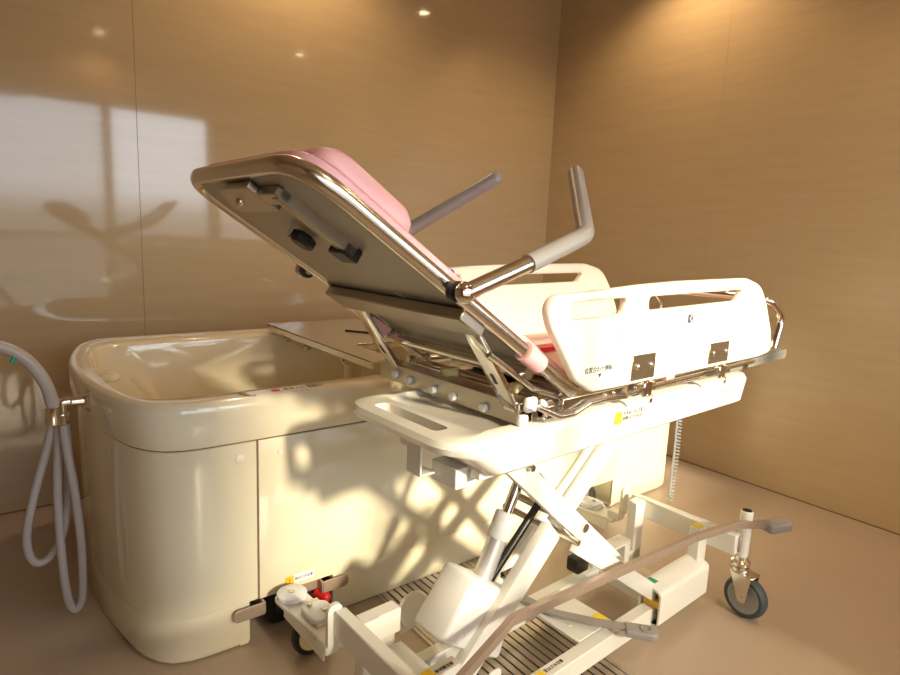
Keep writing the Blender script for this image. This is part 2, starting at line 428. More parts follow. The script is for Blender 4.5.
# black tub caster in the opening
def wheel_parts(c, r, w, parent, axis='y', tyre='rubber', hub='hub', loc=None):
    b = NB(); hw = w/2
    lathe(b, [(r*.74, -hw*.9), (r*.9, -hw), (r*.97, -hw*.7), (r, -hw*.25), (r, hw*.25), (r*.97, hw*.7), (r*.9, hw), (r*.74, hw*.9), (r*.74, -hw*.9)], c, axis, 40)
    fin(b, 'tyre', tyre, parent)
    b = NB(); lathe(b, [(0, -hw*.9), (r*.18, -hw*.9), (r*.2, -hw*.6), (r*.55, -hw*.5), (r*.66, -hw*.85), (r*.745, -hw*.88), (r*.745, hw*.88), (r*.66, hw*.85), (r*.55, hw*.5), (r*.2, hw*.6), (r*.18, hw*.9), (0, hw*.9)], c, axis, 40)
    fin(b, 'hub', hub, parent)
for cxx in (.665, 2.13):
    b = NB(); box(b, cxx-.03, cxx+.03, 1.62, 1.68, .12, .138, .003, 1)
    for s in (-.024, .024): box(b, cxx-.02, cxx+.02, 1.65+s-.003, 1.65+s+.003, .05, .125, .001, 1)
    f = fin(b, 'caster_fork', 'dark', TUB)
    g = f
    b = NB(); lathe(b, [(0, -.018), (.048, -.018), (.055, -.01), (.055, .01), (.048, .018), (0, .018)], (cxx, 1.65, .056), 'y'); o = fin(b, 'caster_wheel', 'black', TUB)
# right-hand opening post
b = NB(); box(b, 2.055, 2.085, 1.60, 1.66, .02, .14, .003, 1); fin(b, 'corner_post', 'champ', TUB)
# valve on the tub's rounded end
b = NB()
lathe(b, [(0, 0), (.034, 0), (.036, -.004), (.030, -.012), (.015, -.016), (.013, -.045), (.0, -.045)], (.226, 1.945, .700), 'x')
fin(b, 'valve_flange', 'chrome', TUB)

# ------------------------------------------------------------ lift plate inside the tub
t = thing('transfer_platform', 'stainless transfer platform standing on a post inside the tub', 'transfer platform', (1.35, 2.1, .24))
t['_off'] = (1.35, 2.1, .24)
b = NB()
lp = [Vector(p) for p in ((1.0, 2.60, 0), (1.0, 1.69, 0), (1.065, 1.66, 0), (1.10, 1.66, 0), (1.10, 1.98, 0), (2.2, 1.98, 0), (2.2, 2.60, 0))]
plate(b, fillet(lp, .008, 3, True), [], .008, .002, Matrix.Translation((0, 0, .786)))
box(b, 1.0, 1.008, 1.69, 2.60, .762, .787); box(b, 1.10, 2.2, 1.98, 1.985, .764, .787)
fin(b, 'top_plate', 'steel', t)
b = NB(); cyl(b, (1.115, 2.02, .242), (1.115, 2.02, .78), .034, seg=28); cyl(b, (1.115, 2.02, .242), (1.115, 2.02, .26), .06)
fin(b, 'post', 'steeldk', t)
b = NB(); cyl(b, (1.95, 2.05, .242), (1.95, 2.05, .78), .034, seg=28); cyl(b, (1.95, 2.05, .242), (1.95, 2.05, .26), .06)
fin(b, 'post', 'steeldk', t)
for yy, x in ((2.42, 1.01), (2.22, 1.01), (1.90, 1.012)):
    b = NB(); box(b, x, x+.02, yy-.015, yy+.015, .735, .764, .002, 1); cyl(b, (x-.008, yy, .75), (x+.02, yy, .75), .006, seg=10); fin(b, 'guide_block', 'steeldk', t)
b = NB(); tube(b, fillet([(1.22, 2.28, .793), (1.28, 2.19, .793), (1.36, 2.17, .793), (1.46, 2.22, .793)], .06), .003, 6)
fin(b, 'wire_catch', 'black', t)
for x, y in ((1.33, 2.19), (1.52, 2.20), (1.70, 2.30)):
    b = NB(); box(b, x-.008, x+.008, y-.02, y+.02, .79, .815, .002, 1); fin(b, 'lock_block', 'champ', t)

# ------------------------------------------------------------ shower hose
t = thing('shower_hose', 'pale translucent shower hose looped from a chrome elbow at the end of the tub', 'hose', (.15, 1.95, 0))
t['_off'] = (.15, 1.95, 0)
b = NB()
tube(b, cat_rom([(-.07, 1.95, .885), (-.02, 1.95, .883), (.03, 1.95, .868), (.071, 1.95, .842), (.103, 1.95, .80), (.125, 1.95, .752), (.136, 1.95, .70), (.139, 1.95, .665)], 6), .0165, 16)
fin(b, 'shower_handle', 'hose', t)
b = NB()
tube(b, [(.136, 1.95, .69), (.136, 1.95, .66), (.136, 1.95, .64)], [.020, .021, .018], 16)
tube(b, fillet([(.177, 1.950, .700), (.156, 1.95, .700), (.158, 1.95, .64)], .02, 6), .014, 14)
cyl(b, (.158, 1.95, .665), (.158, 1.95, .635), .017)
fin(b, 'elbow_fitting', 'chrome', t)
b = NB(); cyl(b, (.058, 1.94, .838), (.050, 1.938, .824), .006, seg=10); fin(b, 'hand_button', 'green', t)
b = NB()
tube(b, cat_rom([(.158, 1.95, .645), (.163, 1.95, .56), (.172, 1.95, .47), (.180, 1.95, .36), (.184, 1.95, .25), (.182, 1.95, .15), (.176, 1.95, .085), (.161, 1.95, .062), (.146, 1.95, .085), (.138, 1.95, .15), (.134, 1.96, .275), (.136, 1.98, .42), (.145, 1.99, .56), (.150, 1.99, .64)], 6), .0115, 12)
fin(b, 'hose', 'hose', t)
b = NB()
tube(b, cat_rom([(.143, 2.0, .655), (.120, 2.0, .56), (.091, 2.0, .46), (.066, 2.0, .36), (.056, 2.0, .29), (.062, 2.0, .235), (.082, 2.0, .212), (.110, 2.0, .225), (.135, 2.0, .265), (.155, 2.0, .335), (.168, 2.0, .45), (.168, 2.0, .60), (.160, 1.99, .66)], 6), .0115, 12)
fin(b, 'hose', 'hose', t)

# ------------------------------------------------------------ lift cart
TH = R(2.5); O = Vector((.8, .85, 0))
def W(u, v, z=0): return O+Matrix.Rotation(TH, 3, 'Z') @ Vector((u, v, z))
co = (.5, .17, 0)
CART = thing('lift_cart', 'white scissor-lift cart on casters carrying the tilted stretcher beside the tub', 'lift cart', W(*co), TH)
CART['_off'] = co
C_ = CART
# tray: dished moulding with a hand slot
b = NB()
def rr(u0, u1, v0, v1, r, n=7): return fillet([(u0, v0, 0), (u1, v0, 0), (u1, v1, 0), (u0, v1, 0)], r, n, True)
TU0, TU1, TV0, TV1 = -.125, 1.165, -.005, .40
def lpz(u0, u1, v0, v1, r, z): return [(p.x, p.y, z) for p in rr(u0, u1, v0, v1, r)]
loft(b, [lpz(.02, 1.10, .03, .37, .03, .716), lpz(.005, 1.12, .012, .385, .035, .718), lpz(-.005, 1.13, .0, .395, .04, .728), lpz(-.07, 1.150, -.004, TV1, .06, .768),
         lpz(-.118, TU1, TV0, TV1, .075, .784), lpz(TU0, TU1+.002, TV0-.002, TV1+.002, .08, .798), lpz(TU0+.006, TU1-.004, TV0+.004, TV1-.004, .076, .810), lpz(TU0+.02, TU1-.016, TV0+.016, TV1-.016, .064, .8145)], True, False)
top_o = rr(TU0+.02, TU1-.016, TV0+.016, TV1-.016, .064)
# top ring to recess
loft(b, [[(p.x, p.y, .8145) for p in top_o], lpz(-.030, 1.135, .034, .366, .035, .8145), lpz(-.020, 1.128, .042, .358, .03, .8075), lpz(-.012, 1.12, .05, .35, .03, .8035)], False, True)
tr = fin(b, 'tray', 'tray', C_)
# cut the hand slot through with a boolean
b = NB(); pts = fillet([(-.092, .085, 0), (-.052, .085, 0), (-.052, .315, 0), (-.092, .315, 0)], .016, 5, True)
loft(b, [[(p.x, p.y, .70) for p in pts], [(p.x, p.y, .86) for p in pts]])
cut = fin(b, 'cut', 'tray', C_, smooth=0)
md = tr.modifiers.new('b', 'BOOLEAN'); md.object = cut; md.operation = 'DIFFERENCE'; md.solver = 'EXACT'
dg = bpy.context.evaluated_depsgraph_get(); dg.update()
me2 = bpy.data.meshes.new_from_object(tr.evaluated_get(dg)); tr.modifiers.clear(); tr.data = me2
bpy.data.objects.remove(cut)
for u, v in ((1.105, .075), (1.09, .13)):
    b = NB(); lathe(b, [(.014, .0005), (.018, .0015), (.02, 0)], (u, v, .8036)); lathe(b, [(0, .0004), (.015, .0004)], (u, v, .8036)); fin(b, 'drain_hole', 'champ', C_)
b = NB(); box(b, .399, .425, -.0082, -.0072, .768, .799); fin(b, 'warning_square', 'yel', C_, smooth=0)
text('warning_mark', '!', .026, front(.408, -.0084, .774), 'ink', C_)
text('warning_text', '手をはさむ注意\n昇降中さわるな', .0125, front(.430, -.0078, .787), 'ink', C_, space=1.1)
text('maker_mark', 'Surity', .030, front(.93, -.0078, .775), 'inkg', C_, shear=.3)
# sub-frame below the tray
b = NB(); box(b, .0, 1.1, .045, .075, .700, .722, .002, 1); box(b, .0, 1.1, .30, .33, .700, .722, .002, 1)
box(b, -.03, .03, .085, .17, .672, .718, .002, 1); box(b, 1.03, 1.06, .06, .32, .69, .718, .002, 1)
fin(b, 'tray_frame', 'white', C_)
b = NB(); box(b, -.072, -.067, .155, .205, .690, .757, .001, 1); box(b, -.067, -.03, .200, .205, .690, .76, .001, 1); box(b, -.072, -.03, .155, .205, .687, .692, .001, 1)
fin(b, 'hook_bracket', 'white', C_)
# scissor members
arms = [('near_up', (.14, .098, .700), (.645, .098, .262), .054, .022),
        ('far_up', (.30, .31, .700), (.84, .31, .115), .054, .022),
        ('inner', (.372, .060, .438), (.80, .060, .135), .050, .020),
        ('b_low', (.00, .125, .125), (.352, .125, .458), .070, .030),
        ('b_up', (.372, .135, .455), (.660, .135, .700), .062, .022),
        ('b_far', (.20, .29, .105), (.93, .29, .700), .062, .022)]
for n_, a, c, w, th in arms:
    b = NB(); flatbar(b, a, c, w, th, .004); o = fin(b, 'scissor_arm', 'white', C_)
b = NB(); cyl(b, (.445, .084, .447), (.445, .34, .447), .011); cyl(b, (.445, .082, .447), (.445, .092, .447), .013); fin(b, 'pivot_pin', 'steeldk', C_)
b = NB(); cyl(b, (.20, .07, .675), (.20, .11, .675), .008); ball(b, (.20, .083, .688), .013, (1, .6, 1), 10); fin(b, 'pivot_pin', 'steeldk', C_)
b = NB(); cyl(b, (.375, .05, .44), (.375, .32, .44), .009); fin(b, 'pivot_pin', 'steeldk', C_)
b = NB(); tube(b, [(.10, .19, .24), (.40, .19, .525)], .011, 10); fin(b, 'gas_spring', 'black', C_)
b = NB(); box(b, .225, .30, .15, .18, .335, .35, .001, 1); ball(b, (.22, .15, .343), .010, seg=10); fin(b, 'spring_bracket', 'steel', C_)
b = NB(); tube(b, cat_rom([(.235, .15, .665), (.25, .15, .64), (.262, .15, .60), (.285, .15, .565), (.315, .15, .545)], 5), .0095, 10); fin(b, 'cable', 'padgrey', C_)
b = NB(); box(b, .215, .25, .14, .17, .66, .705, .003, 1); cyl(b, (.232, .13, .683), (.232, .17, .683), .007); fin(b, 'cable_clamp', 'steeldk', C_)
# actuator
ax = Vector((.46, 0, .89)).normalized()
A0 = Vector((.125, .20, .19))
hq = [(.090, .402), (.240, .306), (.190, .138), (-.012, .275)]
b = NB()
f0 = [Vector((p[0], .13, p[1])) for p in hq]
# housing with chamfered front
cen = Vector((.12, .13, .26))
cr = fillet([(p[0], p[1], 0) for p in hq], [.014, .010, .016, .012], 4, True)
def hl(v, s): return [(.13+(p.x-.13)*s, v, .278+(p.y-.278)*s) for p in cr]
loft(b, [hl(.130, .90), hl(.133, .95), hl(.143, 1.0), hl(.232, 1.0), hl(.24, .97)])
fin(b, 'actuator_housing', 'whitepl', C_)
b = NB(); box(b, -.012, .012, -.003, .006, -.012, .012, .002, 2, Matrix.Translation((.045, .131, .265)) @ Matrix.Rotation(R(-35), 4, 'Y')); fin(b, 'clip', 'whitepl', C_)
P0 = Vector((.135, .2, .25)); P1 = Vector((.243, .2, .467)); P2 = Vector((.33, .2, .60)); P3 = Vector((.36, .2, .70))
b = NB(); cyl(b, P0, P1, .025, seg=28); fin(b, 'actuator_tube', 'alu', C_)
d_ = (P1-P0).normalized()
b = NB(); tube(b, [P1-d_*.035, P1-d_*.03, P1+d_*.03, P1+d_*.035], [.027, .030, .030, .027], 28); fin(b, 'actuator_collar', 'whitepl', C_)
b = NB(); cyl(b, P1, P1+d_*.22, .015, seg=20); fin(b, 'actuator_rod', 'chrome', C_)
# base frame
ZT = .285
b = NB(); box(b, -.152, -.118, -.02, .375, .215, ZT, .003, 1); fin(b, 'end_beam', 'white', C_)
b = NB(); box(b, 1.085, 1.118, -.048, .345, .215, ZT, .003, 1); fin(b, 'end_beam', 'white', C_)
for u0, u1 in ((-.122, -.07), (1.035, 1.088)):
    for v0, v1 in ((.045, .085), (.285, .325)):
        b = NB(); box(b, u0, u1, v0, v1, .042, ZT-.0006, .004, 1)
        fin(b, 'upright', 'white', C_)
for v0, v1 in ((.045, .085), (.285, .325)):
    b = NB(); box(b, -.12, 1.085, v0, v1, .042, .10, .003, 1); fin(b, 'base_rail', 'white', C_)
b = NB(); box(b, -.12, -.008, .29, .332, .218, ZT-.001, .003, 1); fin(b, 'stub_beam', 'white', C_)
b = NB(); box(b, -.12, -.02, .047, .083, .218, ZT-.001, .003, 1); fin(b, 'stub_beam', 'white', C_)
b = NB(); box(b, -.115, -.02, .298, .302, .18, .282, .002, 1); box(b, -.07, .0, .17, .30, .178, .183, .001, 1); fin(b, 'angle_plate', 'white', C_)
b = NB(); lathe(b, [(0, -.008), (.045, -.008), (.048, -.003), (.048, .006), (0, .006)], (.055, .325, .235), 'y'); box(b, .02, .07, .33, .36, .17, .20, .004, 1); fin(b, 'pivot_disc', 'white', C_)
b = NB(); box(b, .46, .62, .085, .285, .092, .102, .002, 1)
for i in range(2): cyl(b, (.50+i*.04, .15, .100), (.50+i*.04, .15, .104), .007, seg=12)
fin(b, 'cross_plate', 'white', C_)
b = NB(); box(b, .575, .615, .096, .135, .1022, .1032); fin(b, 'floor_side_sticker', 'yel', C_, smooth=0)
for u0 in (.83, -.1):
    b = NB(); box(b, u0, u0+.05, .083, .287, .06, .095, .003, 1); fin(b, 'cross_member', 'white', C_)
b = NB(); box(b, .76, .93, .235, .285, .185, .20, .002, 1); box(b, .90, .93, .235, .285, .10, .19, .002, 1); fin(b, 'arm_stop', 'white', C_)
b = NB(); box(b, .66, .72, .25, .30, .15, .20, .008, 2); fin(b, 'rubber_stop', 'black', C_)
# channel cover over near rail
b = NB()
pts = fillet([(.02, .055, 0), (.02, .16, 0), (.095, .185, 0), (.095, .055, 0)], [.004, .02, .02, .004], 5, True)
loft(b, [[(.77, p.x, p.y) for p in pts], [(1.07, p.x, p.y) for p in pts]], False, True)
ins = fillet([(.026, .055, 0), (.026, .155, 0), (.089, .178, 0), (.089, .055, 0)], [.004, .02, .02, .004], 5, True)
loft(b, [[(.77, p.x, p.y) for p in pts], [(.77, p.x, p.y) for p in ins], [(1.06, p.x, p.y) for p in ins]], False, False)
fin(b, 'rail_cover', 'white', C_)
b = NB(); box(b, .78, .81, .03, .085, .10, .125, .002, 1); fin(b, 'guide_roller', 'yel2', C_)
b = NB(); box(b, .770, .79, .045, .075, .1865, .1875); fin(b, 'green_mark', 'green', C_, smooth=0)
# stickers on the base
b = NB(); box(b, 1.04, 1.065, .048, .082, ZT+.0003, ZT+.001); fin(b, 'sticker', 'yel', C_, smooth=0)
b = NB(); box(b, 1.066, 1.115, .052, .078, ZT+.0003, ZT+.001); fin(b, 'sticker_text', 'stick', C_, smooth=0)
b = NB(); box(b, -.115, -.09, .048, .075, ZT+.0003, ZT+.001); fin(b, 'sticker', 'yel', C_, smooth=0)
text('sticker_text', '耐荷重注意', .010, on_top(-.086, .056, ZT+.0008), 'ink', C_)
b = NB(); box(b, .27, .288, .056, .078, .1003, .1012); fin(b, 'sticker', 'yel', C_, smooth=0)
text('sticker_text', '足はさみ注意', .0125, on_top(.292, .062, .1008), 'ink', C_)
b = NB(); pts = fillet([(-.022, 0, 0), (.022, 0, 0), (.02, .085, 0), (-.02, .085, 0)], [.002, .002, .012, .012], 4, True)
hole = [Vector((.011*math.cos(a*PI/8), .052+.014*math.sin(a*PI/8), 0)) for a in range(16)]
plate(b, pts, [hole[::-1]], .006, .001, front(.115, .075, .10)); fin(b, 'lug_plate', 'white', C_)
# caster posts on the near side, with wheels
def near_caster(u, v, swiv, brake):
    b = NB(); cyl(b, (u, v, .200), (u, v, .358), .0195, seg=28); cyl(b, (u, v, .356), (u, v, .362), .0195, .0175)
    p = fin(b, 'caster_post', 'white', C_)
    b = NB(); lathe(b, [(0, .3635), (.014, .3635), (.016, .362), (.016, .35)], (u, v, 0)); fin(b, 'post_cap', 'black', p)
    b = NB(); lathe(b, [(0, .152), (.028, .152), (.030, .160), (.028, .166), (.022, .168), (.030, .174), (.030, .184), (.022, .192), (.022, .205), (0, .205)], (u, v, 0))
    tmp = NB()
    d = Vector((math.cos(swiv), math.sin(swiv), 0)); n = Vector((-d.y, d.x, 0)); wc = Vector((u, v, .071))+d*.030
    mt = Matrix(((d.x, n.x, 0, wc.x), (d.y, n.y, 0, wc.y), (0, 0, 1, 0), (0, 0, 0, 1)))
    box(b, -.050, .026, -.027, .027, .144, .152, .002, 1, mt)
    for s in (-1, 1):
        prof = fillet([(-.045, .150, 0), (.024, .150, 0), (.013, .058, 0), (-.011, .058, 0)], [.003, .004, .012, .012], 4, True)
        lo_ = [mt @ Vector((p_.x, s*.0275-.002, p_.y)) for p_ in prof]; hi = [mt @ Vector((p_.x, s*.0275+.002, p_.y)) for p_ in prof]
        loft(b, [lo_, hi])
    tube(b, [mt @ Vector((0, -.033, .071)), mt @ Vector((0, .033, .071))], .008, 10)
    fk = fin(b, 'caster_fork', 'steel', C_)
    b = NB(); r, hw = .070, .019
    def wl(bm, prof):
        lathe(bm, prof, (0, 0, 0), 'y', 44); bm.transform(mt @ Matrix.Translation((0, 0, .071)))
    wl(b, [(r*.76, -hw*.9), (r*.9, -hw), (r*.97, -hw*.7), (r, -hw*.25), (r, hw*.25), (r*.97, hw*.7), (r*.9, hw), (r*.76, hw*.9), (r*.76, -hw*.9)]); fin(b, 'tyre', 'rubber', fk)
    b = NB(); wl(b, [(0, -hw*.7), (r*.18, -hw*.7), (r*.2, -hw*.6), (r*.58, -hw*.55), (r*.68, -hw*.85), (r*.765, -hw*.88), (r*.765, hw*.88), (r*.68, hw*.85), (r*.58, hw*.55), (r*.2, hw*.6), (r*.18, hw*.7), (0, hw*.7)]); fin(b, 'hub', 'hub', fk)
for pr in ():
    pass
# children of parts need the same offset bookkeeping: parts carry none, so sub-parts stay in cart space
near_caster(1.136, -.052, R(-95), True)
near_caster(-.160, -.04, R(-60), True)
# beam ends out to the posts
b = NB(); box(b, 1.105, 1.125, -.055, .0, .222, .278, .003, 1); fin(b, 'post_bracket', 'champ', C_)
# far side low caster brackets
def far_caster(u, v, wu, wv, s):
    b = NB()
    pts = fillet([(u-.045, v+.04, 0), (u-.02, .40, 0), (u+.055, .40, 0), (u+.045, v+.04, 0)], [.03, .004, .004, .03], 5, True)
    plate(b, pts, [], .012, .003, Matrix.Translation((0, 0, .158)))
    box(b, u-.030, u-.024, .42, v-.01, .12, .155, .001, 1)
    f = fin(b, 'caster_bracket', 'white', C_)
    b = NB(); lathe(b, [(0, .183), (.038, .183), (.042, .180), (.042, .169), (.038, .165), (0, .165)], (u, v, 0)); fin(b, 'swivel_cap', 'stick', f)
    b = NB(); lathe(b, [(0, .1855), (.009, .1855), (.009, .183)], (u, v, 0), seg=6); fin(b, 'cap_bolt', 'steeldk', f)
    b = NB(); pts = fillet([(u-.015, .595, 0), (u-.015, .50, 0), (u+.062, .485, 0), (u+.062, .58, 0)], .026, 5, True)
    plate(b, pts, [], .016, .005, Matrix.Translation((0, 0, .172))); box(b, u-.010, u+.057, .487, .497, .118, .172, .004, 2); fin(b, 'clamp_cover', 'stick', f)
    for q in ((u+.012, .575), (u+.035, .53)):
        b = NB(); lathe(b, [(0, .186), (.007, .186), (.008, .18)], (q[0], q[1], 0), seg=8); fin(b, 'cover_bolt', 'steeldk', f)
    b = NB(); box(b, wu-.03, wu+.03, wv-.026, wv+.026, .128, .150, .003, 1)
    for q in (-.024, .024): box(b, wu-.016, wu+.016, wv+q-.002, wv+q+.002, .055, .13, .001, 1)
    f = fin(b, 'caster_fork', 'steeldk', C_)
    wheel_parts((wu, wv, .062), .062, .032, f, 'y', 'black', 'yblock')
far_caster(-.125, .660, -.085, .615, -1)
far_caster(1.085, .640, 1.13, .60, 1)
b = NB(); pts = fillet([(.365, .145, 0), (.405, .145, 0), (.405, .30, 0), (.365, .30, 0)], [.01, .01, .03, .03], 4, True)
for uu in (-.175, 1.075):
    pts = fillet([(.008, .185, 0), (.048, .185, 0), (.048, .300, 0), (.008, .300, 0)], [.008, .008, .02, .02], 4, True)
    b = NB(); loft(b, [[(uu+p.x, .376, p.y) for p in pts], [(uu+p.x, .388, p.y) for p in pts]]); box(b, uu+.008, uu+.048, .386, .44, .158, .190, .003, 1)
    fin(b, 'end_plate', 'white', C_)
b = NB(); pts = fillet([(-.155, .388, 0), (-.07, .388, 0), (-.07, .45, 0), (-.155, .45, 0)], .003, 2, True)
# brake lever linkage
b = NB()
lv = fillet([(-.18, -.075, .33), (-.10, -.03, .33), (.085, .028, .33), (.125, .043, .33), (.872, -.012, .33), (1.07, -.050, .331), (1.20, -.098, .312)], [0, .03, .05, .05, .05, .05, 0], 5)
tube(b, lv, 0, flat=(-.0115, .0075), ref=(0, 0, 1)); fin(b, 'brake_lever', 'champ', C_)
b = NB(); pts = fillet([(-.050, -.026, 0), (.052, -.029, 0), (.052, .029, 0), (-.050, .026, 0)], [.012, .027, .027, .012], 6, True)
plate(b, pts, [], .030, .008, Matrix.Translation((1.232, -.112, .305)) @ Matrix.Rotation(R(-20), 4, 'Z')); fin(b, 'brake_pedal', 'greypl', C_)
b = NB(); tube(b, [(.47, .33, .112), (.49, .20, .116), (.55, .09, .122), (.595, .02, .126)], 0, flat=(-.004, .014), ref=(0, 0, 1)); fin(b, 'centre_lever', 'greypl', C_)
b = NB(); plate(b, fillet([(-.04, -.024, 0), (.052, -.026, 0), (.052, .026, 0), (-.04, .024, 0)], [.008, .025, .025, .008], 6, True), [], .022, .006, Matrix.Translation((.612, -.008, .122)) @ Matrix.Rotation(R(-52), 4, 'Z'))
fin(b, 'centre_pedal', 'greypl', C_)
b = NB(); lathe(b, [(.010, .1335), (.014, .1365), (.018, .1335)], (.622, -.022, 0)); fin(b, 'pedal_ring', 'grip', C_)
# coiled cord from tray to base
b = NB(); pts = []
a = Vector((1.192, .25, .70)); e = Vector((1.185, .243, .27)); n = 260
for i in range(n):
    t_ = i/(n-1); c = a.lerp(e, t_)+Vector((.012*math.sin(t_*PI), 0, 0)); w = 2*PI*34*t_
    pts.append(c+Vector((math.cos(w), math.sin(w), 0))*.0085)
tube(b, pts, .0034, 6); fin(b, 'coiled_cord', 'coil', C_)
b = NB(); tube(b, fillet([(1.13, .25, .722), (1.18, .25, .715), (1.178, .243, .50), (1.172, .240, .29)], .02), .0035, 8); fin(b, 'straight_cord', 'coil', C_)

# ------------------------------------------------------------ stretcher
so = (.5, .25, .80)
ST = thing('tilted_stretcher', 'pink padded bathing stretcher with raised backrest and ivory side boards on the lift cart', 'stretcher', W(*so), TH)
ST['_off'] = so
H = Vector((.242, 0, .864)); D = Vector((-.839, 0, .544)); Nn = Vector((.544, 0, .839))
def B(s, v, n): return H+D*s+Nn*n+Vector((0, v, 0))
def bmx(s=0, v=0, n=0):   # local x = s, y = v, z = n
    o = B(s, v, n); return Matrix(((D.x, 0, Nn.x, o.x), (0, 1, 0, o.y), (D.z, 0, Nn.z, o.z), (0, 0, 0, 1)))
WD = .50
b = NB()
tube(b, fillet([B(0, 0, 0), B(.80, 0, 0), B(.80, WD, 0), B(0, WD, 0)], .085, 8), .0155, 16, ref=Nn)
fin(b, 'back_frame', 'steel', ST)
b = NB(); pts = fillet([(.12, .012, 0), (.79, .012, 0), (.79, WD-.012, 0), (.12, WD-.012, 0)], [.01, .07, .07, .01], 6, True)
plate(b, pts, [], .006, .001, bmx(0, 0, -.004)); fin(b, 'back_panel', 'panel', ST)
b = NB(); pts = fillet([(.03, .006, 0), (.80, .006, 0), (.80, WD-.006, 0), (.03, WD-.006, 0)], [.01, .08, .08, .01], 6, True)
plate(b, pts, [], .018, .006, bmx(0, 0, .022)); fin(b, 'back_mattress', 'pink', ST)
b = NB()
# headrest pillow: domed
pp = []
PS0, PS1, PV0, PV1 = .545, .765, .045, .430
for i, (ins, n_) in enumerate(((.012, .028), (.003, .034), (.0, .048), (.002, .066), (.012, .081), (.032, .089))):
    q = fillet([(PS0+ins, PV0+ins, 0), (PS1-ins*1.8, PV0+ins, 0), (PS1-ins*1.8, PV1-ins, 0), (PS0+ins, PV1-ins, 0)], .040, 6, True)
    pp.append([B(p.x, p.y, n_) for p in q])
loft(b, pp); pil = fin(b, 'headrest_pillow', 'pink', ST, smooth=60)
b = NB(); q = fillet([(PS0, PV0, 0), (PS1, PV0, 0), (PS1, PV1, 0), (PS0, PV1, 0)], .040, 6, True)
tube(b, [B(p.x, p.y, .046) for p in q], .0022, 6, closed=True); fin(b, 'piping', 'pink', pil)
# underside fittings
b = NB(); pts = fillet([(.0, 0, 0), (.085, 0, 0), (.085, .055, 0), (.03, .065, 0), (.0, .045, 0)], .018, 4, True)
plate(b, fillet([(.715, .20, 0), (.785, .20, 0), (.785, .335, 0), (.725, .385, 0), (.715, .36, 0)], [.004, .004, .03, .02, .02], 5, True), [], .014, .003, bmx(0, 0, -.018))
fin(b, 'hook_plate', 'steeldk', ST)
b = NB(); c_ = B(.749, .30, -.026); ball(b, c_, .009); fin(b, 'hook_rivet', 'steel', ST)
b = NB()
box(b, .585, .755, .128, .134, -.028, -.006, .001, 1, bmx()); box(b, .585, .755, .134, .150, -.028, -.024, .001, 1, bmx())
box(b, .735, .765, .128, .195, -.026, -.008, .002, 1, bmx())
fin(b, 'latch_rail', 'steeldk', ST)
b = NB(); box(b, .570, .61, .128, .180, -.034, -.008, .003, 1, bmx()); fin(b, 'latch_end', 'black', ST)
b = NB(); mt = bmx(.627, .255, -.024)
lathe(b, [(0, -.012), (.018, -.012), (.024, -.006), (.024, .006), (.015, .012), (0, .012)], (0, 0, 0), 'z', 8); b.transform(mt @ Matrix.Diagonal((1.15, .9, 1, 1))); fin(b, 'latch_knob', 'black', ST)
b = NB(); box(b, .605, .635, .268, .280, -.034, -.024, .003, 2, bmx()); fin(b, 'knob_mark', 'red', ST, label='small red mark on the black knob')
b = NB()
for i in range(14):
    t_ = i/13; ball(b, B(.672-.05*t_, .235+.10*t_, -.014-.012*math.sin(PI*t_)), .0026, seg=6)
fin(b, 'ball_chain', 'steeldk', ST)
b = NB(); plate(b, fillet([(.38, .20, 0), (.42, .20, 0), (.42, .215, 0), (.38, .215, 0)], .004, 3, True), [], .001, .0002, bmx(0, 0, -.0078)); fin(b, 'panel_label', 'inkg', ST)
# cross channel under the backrest
b = NB(); box(b, .335, .405, -.0, WD, -.036, -.012, .003, 1, bmx()); fin(b, 'cross_channel', 'steeldk', ST)
# second lower cross tube and cuffs
b = NB()
tube(b, fillet([B(.28, .02, -.045), B(.12, .02, -.045), B(.02, .02, -.02)], .02), .008, 10)
tube(b, [B(.17, 0, -.03), B(.17, WD, -.03)], .013, 14)
tube(b, [B(.37, WD+.012, -.02), B(.0, WD+.012, -.02)], .012, 14)
fin(b, 'lower_tube', 'steel', ST)
for v in (0, WD):
    b = NB(); tube(b, [B(.155, v, .0), B(.215, v, .0)] if v == 0 else [B(.185, v+.012, -.018), B(.255, v+.012, -.018)], .0215 if v == 0 else .02, 18); fin(b, 'pink_cuff', 'pink', ST)
# grey fold-over handles
def handle(v0, sgn):
    p = [Vector((-.150, v0, 1.109)), Vector((.012, v0, 1.162)), Vector((.170, v0, 1.218)), Vector((.330, v0+sgn*.165, 1.362))]
    b = NB(); tube(b, [p[0], p[1]], .0155, 16); o = fin(b, 'handle_tube', 'steel', ST)
    b = NB(); ball(b, p[0], .020, (1, .8, 1)); cyl(b, p[0], p[0]+Vector((0, .035*sgn, 0)), .010); fin(b, 'handle_knuckle', 'chrome', o)
    b = NB(); cyl(b, p[0]+Vector((0, .018*sgn, 0)), p[0]+Vector((0, .030*sgn, 0)), .019); fin(b, 'friction_washer', 'black', o)
    b = NB(); q = fillet([p[1]-(p[1]-p[0])*.05, p[2], p[3]], .045, 8); tube(b, q, .0185, 18); ball(b, q[-1], .0185); fin(b, 'handle_grip', 'grip', ST)
handle(-.05, 1); handle(.55, -1)
